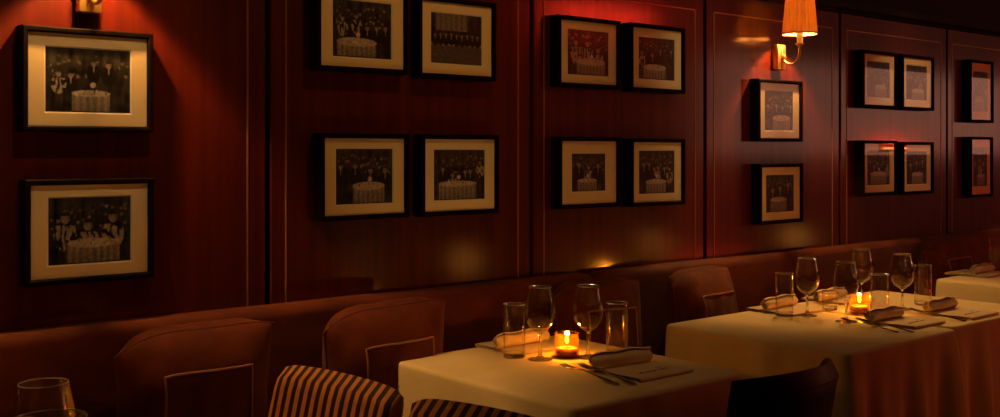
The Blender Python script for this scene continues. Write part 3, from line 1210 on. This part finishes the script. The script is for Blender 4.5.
# red neon tubes on the opposite wall (unseen; low pair added to redden cloth)
def neon(x, z, L, lab, mat='neon'):
    t = thing('neon_light', lab, 'neon light', (x, YF, z), 0, 'red neon tubes on the opposite wall')
    obj('backing', box((0, 0.011, 0), (L + 0.1, 0.02, 0.14), 0.004, 1), M['black_paint'], t, smooth=False)
    for dz in (-0.03, 0.03):
        obj('tube', tube([(-L / 2, 0.038, dz), (L / 2, 0.038, dz)], 0.008, 10), M[mat], t)


neon(6.6, 2.5, 1.2, 'red neon tube pair high on the opposite wall')
neon(7.3, 0.2, 2.6, 'added long red tube pair low on the opposite wall, tinting the hanging cloth', 'added_red_tint')
neon(11.4, 1.38, 0.5, 'red neon tube pair in the far window')


# ------------------------------------------------------------------ framed pictures
def ell(x, y, cx, cy, rx, ry):
    return ((x - cx) / rx) ** 2 + ((y - cy) / ry) ** 2


def paint(kind, rnd, w, h):
    """returns f(u, v) -> luminance of an old black and white print of people dining; u, v in 0..1, v up."""
    figs = []
    if kind == 'group':
        n = rnd.randint(4, 6)
        for k in range(n):
            figs.append((0.12 + 0.76 * k / (n - 1) + rnd.uniform(-0.04, 0.04), rnd.uniform(0.56, 0.72), rnd.uniform(0.052, 0.062), rnd.choice((0, 0, 0, 1))))
    elif kind == 'row':
        for k in range(9):
            figs.append((0.08 + 0.105 * k, 0.58 + rnd.uniform(-0.015, 0.015), 0.036, 0))
    elif kind == 'trio':
        for cx_ in (0.2, 0.5, 0.78):
            figs.append((cx_ + rnd.uniform(-0.04, 0.04), rnd.uniform(0.58, 0.76), 0.078, rnd.choice((0, 1))))
    else:
        for cx_ in (0.18, 0.38, 0.6, 0.74, 0.9):
            figs.append((cx_ + rnd.uniform(-0.03, 0.03), rnd.uniform(0.5, 0.76), 0.05, rnd.choice((0, 0, 1))))
    if kind == 'lounge':            # a pair seated at the left, two men standing by a round table with a small lamp
        figs = [(0.56, 0.78, 0.05, 0), (0.74, 0.76, 0.052, 0), (0.29, 0.58, 0.048, 0), (0.15, 0.6, 0.05, 1)]
    tx, ty, trx, tr_y = 0.5 + rnd.uniform(-0.1, 0.1), 0.3 + rnd.uniform(-0.04, 0.04), rnd.uniform(0.26, 0.38), rnd.uniform(0.05, 0.08)
    has_table = kind != 'row'
    if kind == 'lounge':
        tx, ty, trx, tr_y = 0.53, 0.3, 0.23, 0.05
    sd = rnd.uniform(0, 50)
    asp = w / h
    items = [(tx + rnd.uniform(-0.2, 0.2), ty + rnd.uniform(-0.01, 0.05), rnd.uniform(0.008, 0.018)) for _ in range(7)]
    lamp = rnd.random() < 0.6 or kind == 'lounge'
    crowd = [(rnd.uniform(0.03, 0.97), rnd.uniform(0.55, 0.9), rnd.uniform(0.022, 0.036), rnd.uniform(0.1, 0.24)) for _ in range(0 if kind == 'row' else 40)]

    def f(u, v):
        y = v
        l = 0.03 + 0.03 * noise.noise(Vector((u * 22, sd, v * 2.0))) + 0.03 * noise.noise(Vector((u * 7, v * 7, sd)))
        if v > 0.72:
            l += 0.025 * (0.5 + 0.5 * math.sin(u * 40 + sd))
        if kind == 'row':
            if v > 0.66 and 0.1 < u < 0.72:
                l = 0.16 + 0.04 * math.sin(u * 60)
            if v < 0.4:
                l = 0.06 + 0.05 * (0.5 + 0.5 * noise.noise(Vector((u * 14, v * 14, sd))))
            if 0.36 < v < 0.41:
                l = 0.28
        for (cx_, cy_, r, b) in crowd:
            if ell(u * asp, y, cx_ * asp, cy_ - r * 2.6, r * 1.5, r * 2.2) < 1:
                l = 0.02 + 0.1 * b
            if ell(u * asp, y, cx_ * asp, cy_, r * 0.8, r * 1.1) < 1:
                l = b if y < cy_ + r * 0.5 else 0.02
        for (cx_, cy_, r, lady) in figs:
            yy = cy_ - y
            if ell(u * asp, y, cx_ * asp, cy_ - r * 3.4, r * 1.75 * asp, r * 3.0) < 1:
                l = 0.3 if lady and yy > r * 1.4 and noise.noise(Vector((u * 30, v * 10, sd))) > -0.1 else 0.018
                if not lady and abs(u - cx_) < 0.13 * r * (1 - (yy - r) / (r * 3.5)) and r < yy < 2.9 * r:
                    l = 0.4
            d = ell(u * asp, y, cx_ * asp, cy_, r * 0.85, r * 1.15)
            if d < 1:
                l = 0.24 - 0.12 * max(0, (u - cx_) / r) - 0.06 * (1 if abs(y - cy_ - r * 0.1) < r * 0.15 else 0)
                if y > cy_ + r * 0.4:
                    l = 0.02
        if has_table:
            e = ell(u, y, tx, ty, trx, tr_y)
            if e < 1:
                l = 0.42 - 0.08 * abs(noise.noise(Vector((u * 12, v * 12, sd))))
            elif y < ty and abs(u - tx) < trx * 0.98 and y > 0.02:
                l = 0.24 + 0.09 * math.sin(u * 75 + sd) * 0.6 - 0.25 * (ty - y)
            for (ix, iy, ir) in items:
                if ell(u * asp, y, ix * asp, iy, ir, ir * 2.2) < 1:
                    l = 0.06 if ir < 0.012 else 0.5
            if lamp and ell(u * asp, y, (tx + 0.02) * asp, ty + 0.13, 0.045, 0.045) < 1:
                l = 0.55
        l *= 1 + 0.5 * noise.noise(Vector((u * 34, v * 30, sd + 9)))
        return max(0.006, min(0.75, l * 1.25 - 0.008))
    return f


def framed_picture(name_label, x0, x1, z0, z1, kind, seed, inset=(0.145, 0.15), land=True):
    """x0..z1: the visible mat board inside the frame."""
    cx, cz = (x0 + x1) / 2, (z0 + z1) / 2
    t = thing('framed_picture', name_label, 'picture', (cx, D, cz), 0, 'black framed photographs on the panelled wall')
    hw, hh = (x1 - x0) / 2, (z1 - z0) / 2
    b, dp = 0.0145, 0.047
    bm = bmesh.new()
    # mitred moulding: profile swept around the rectangle
    pr = [(0.0, -0.0005), (b, -0.0005), (b, -dp + 0.003), (b - 0.003, -dp), (0.004, -dp), (0.0, -dp + 0.004)]
    corners = [(-1, -1), (1, -1), (1, 1), (-1, 1)]
    rings = [[bm.verts.new((sx * (hw + o), y, sz * (hh + o))) for o, y in pr] for sx, sz in corners]
    for k in range(4):
        A, B = rings[k], rings[(k + 1) % 4]
        for j in range(len(pr)):
            j2 = (j + 1) % len(pr)
            bm.faces.new((A[j], A[j2], B[j2], B[j]))
    obj('moulding', bm, M['frame'], t, smooth=False)
    pw, ph = hw * (1 - 2 * inset[0]), hh * (1 - 2 * inset[1])
    # mat board with a bevelled window
    bm = bmesh.new()
    ym, yp = -0.036, -0.0335

    def ring(a, c, y):
        return [bm.verts.new((sx * a, y, sz * c)) for sx, sz in corners]
    r0, r1, r2, r3 = ring(hw, hh, ym + 0.004), ring(hw, hh, ym), ring(pw + 0.0035, ph + 0.0035, ym), ring(pw, ph, yp)
    for A, B, mi in ((r0, r1, 0), (r1, r2, 0), (r2, r3, 1)):
        for k in range(4):
            f = bm.faces.new((A[k], A[(k + 1) % 4], B[(k + 1) % 4], B[k]))
            f.material_index = mi
    obj('mat_board', bm, [M['mat_board'], M['bevel_board']], t, smooth=False)
    # the print
    rnd = random.Random(seed)
    f = paint(kind, rnd, pw, ph)
    NX, NZ = 100, 84
    verts = [(-pw + 2 * pw * i / NX, 0, -ph + 2 * ph * j / NZ) for j in range(NZ + 1) for i in range(NX + 1)]
    faces = [(j * (NX + 1) + i, j * (NX + 1) + i + 1, (j + 1) * (NX + 1) + i + 1, (j + 1) * (NX + 1) + i) for j in range(NZ) for i in range(NX)]
    me = bpy.data.meshes.new('photo_print')
    me.from_pydata(verts, [], faces)
    ca = me.color_attributes.new('print', 'FLOAT_COLOR', 'POINT')
    data = []
    for j in range(NZ + 1):
        for i in range(NX + 1):
            l = 0.25 * sum(f((i + a) / NX, (j + b) / NZ) for a, b in ((-.3, -.3), (.3, -.3), (-.3, .3), (.3, .3)))
            data += [l * 1.0, l * 0.78, l * 0.55, 1.0]
    ca.data.foreach_set('color', data)
    me.materials.append(M['photo'])
    pp = link(bpy.data.objects.new('photo_print', me), t)
    pp.location = (0, yp + 0.0003, 0)
    obj('glass_pane', box((0, -0.0385, 0), (2 * hw, 0.0016, 2 * hh)), M['picture_glass'], t, smooth=False)
    obj('backing_board', box((0, -0.016, 0), (2 * hw - 0.002, 0.03, 2 * hh - 0.002)), M['frame'], t, smooth=False)
    return t


pics = [
    ('upper picture at the far left, a dining party, under the brass lamp', 0.741, 1.029, 1.389, 1.612, 'lounge', 11, (0.145, 0.15)),
    ('lower picture at the far left, above the dark bench end', 0.747, 1.031, 1.020, 1.245, 'trio', 12, (0.15, 0.14)),
    ('upper left picture of the second group of four, cut by the top edge', 1.534, 1.822, 1.573, 1.797, 'party', 13, (0.15, 0.13)),
    ('upper right picture of the second group of four, a standing row of people', 1.889, 2.168, 1.568, 1.792, 'row', 14, (0.14, 0.15)),
    ('lower left picture of the second group of four', 1.546, 1.825, 1.140, 1.364, 'group', 15, (0.15, 0.14)),
    ('lower right picture of the second group of four', 1.900, 2.181, 1.139, 1.364, 'party', 16, (0.14, 0.15)),
    ('upper left picture of the middle group of four', 2.475, 2.752, 1.563, 1.780, 'trio', 17, (0.14, 0.14)),
    ('upper right picture of the middle group of four', 2.836, 3.110, 1.560, 1.781, 'group', 18, (0.14, 0.15)),
    ('lower left picture of the middle group of four, with a double mat', 2.479, 2.752, 1.141, 1.361, 'trio', 19, (0.2, 0.2)),
    ('lower right picture of the middle group of four', 2.838, 3.110, 1.137, 1.358, 'group', 20, (0.14, 0.14)),
    ('picture hanging directly under the lit brass lamp', 3.601, 3.884, 1.380, 1.610, 'group', 21, (0.15, 0.14)),
    ('lower picture of the single column under the lit lamp', 3.611, 3.888, 1.036, 1.258, 'trio', 22, (0.15, 0.15)),
    ('upper left picture of the right hand group of four', 4.391, 4.663, 1.541, 1.778, 'party', 23, (0.14, 0.15)),
    ('upper right picture of the right hand group of four', 4.740, 5.014, 1.540, 1.778, 'group', 24, (0.14, 0.15)),
    ('lower left picture of the right hand group of four', 4.391, 4.663, 1.132, 1.360, 'group', 25, (0.14, 0.15)),
    ('lower right picture of the right hand group of four', 4.744, 5.011, 1.129, 1.355, 'trio', 26, (0.14, 0.15)),
    ('tall upper picture at the far right edge', 5.423, 5.655, 1.490, 1.790, 'group', 27, (0.15, 0.15)),
    ('tall lower picture at the far right edge', 5.427, 5.648, 1.095, 1.385, 'trio', 28, (0.15, 0.15)),
]
for p in pics:
    framed_picture(*p)
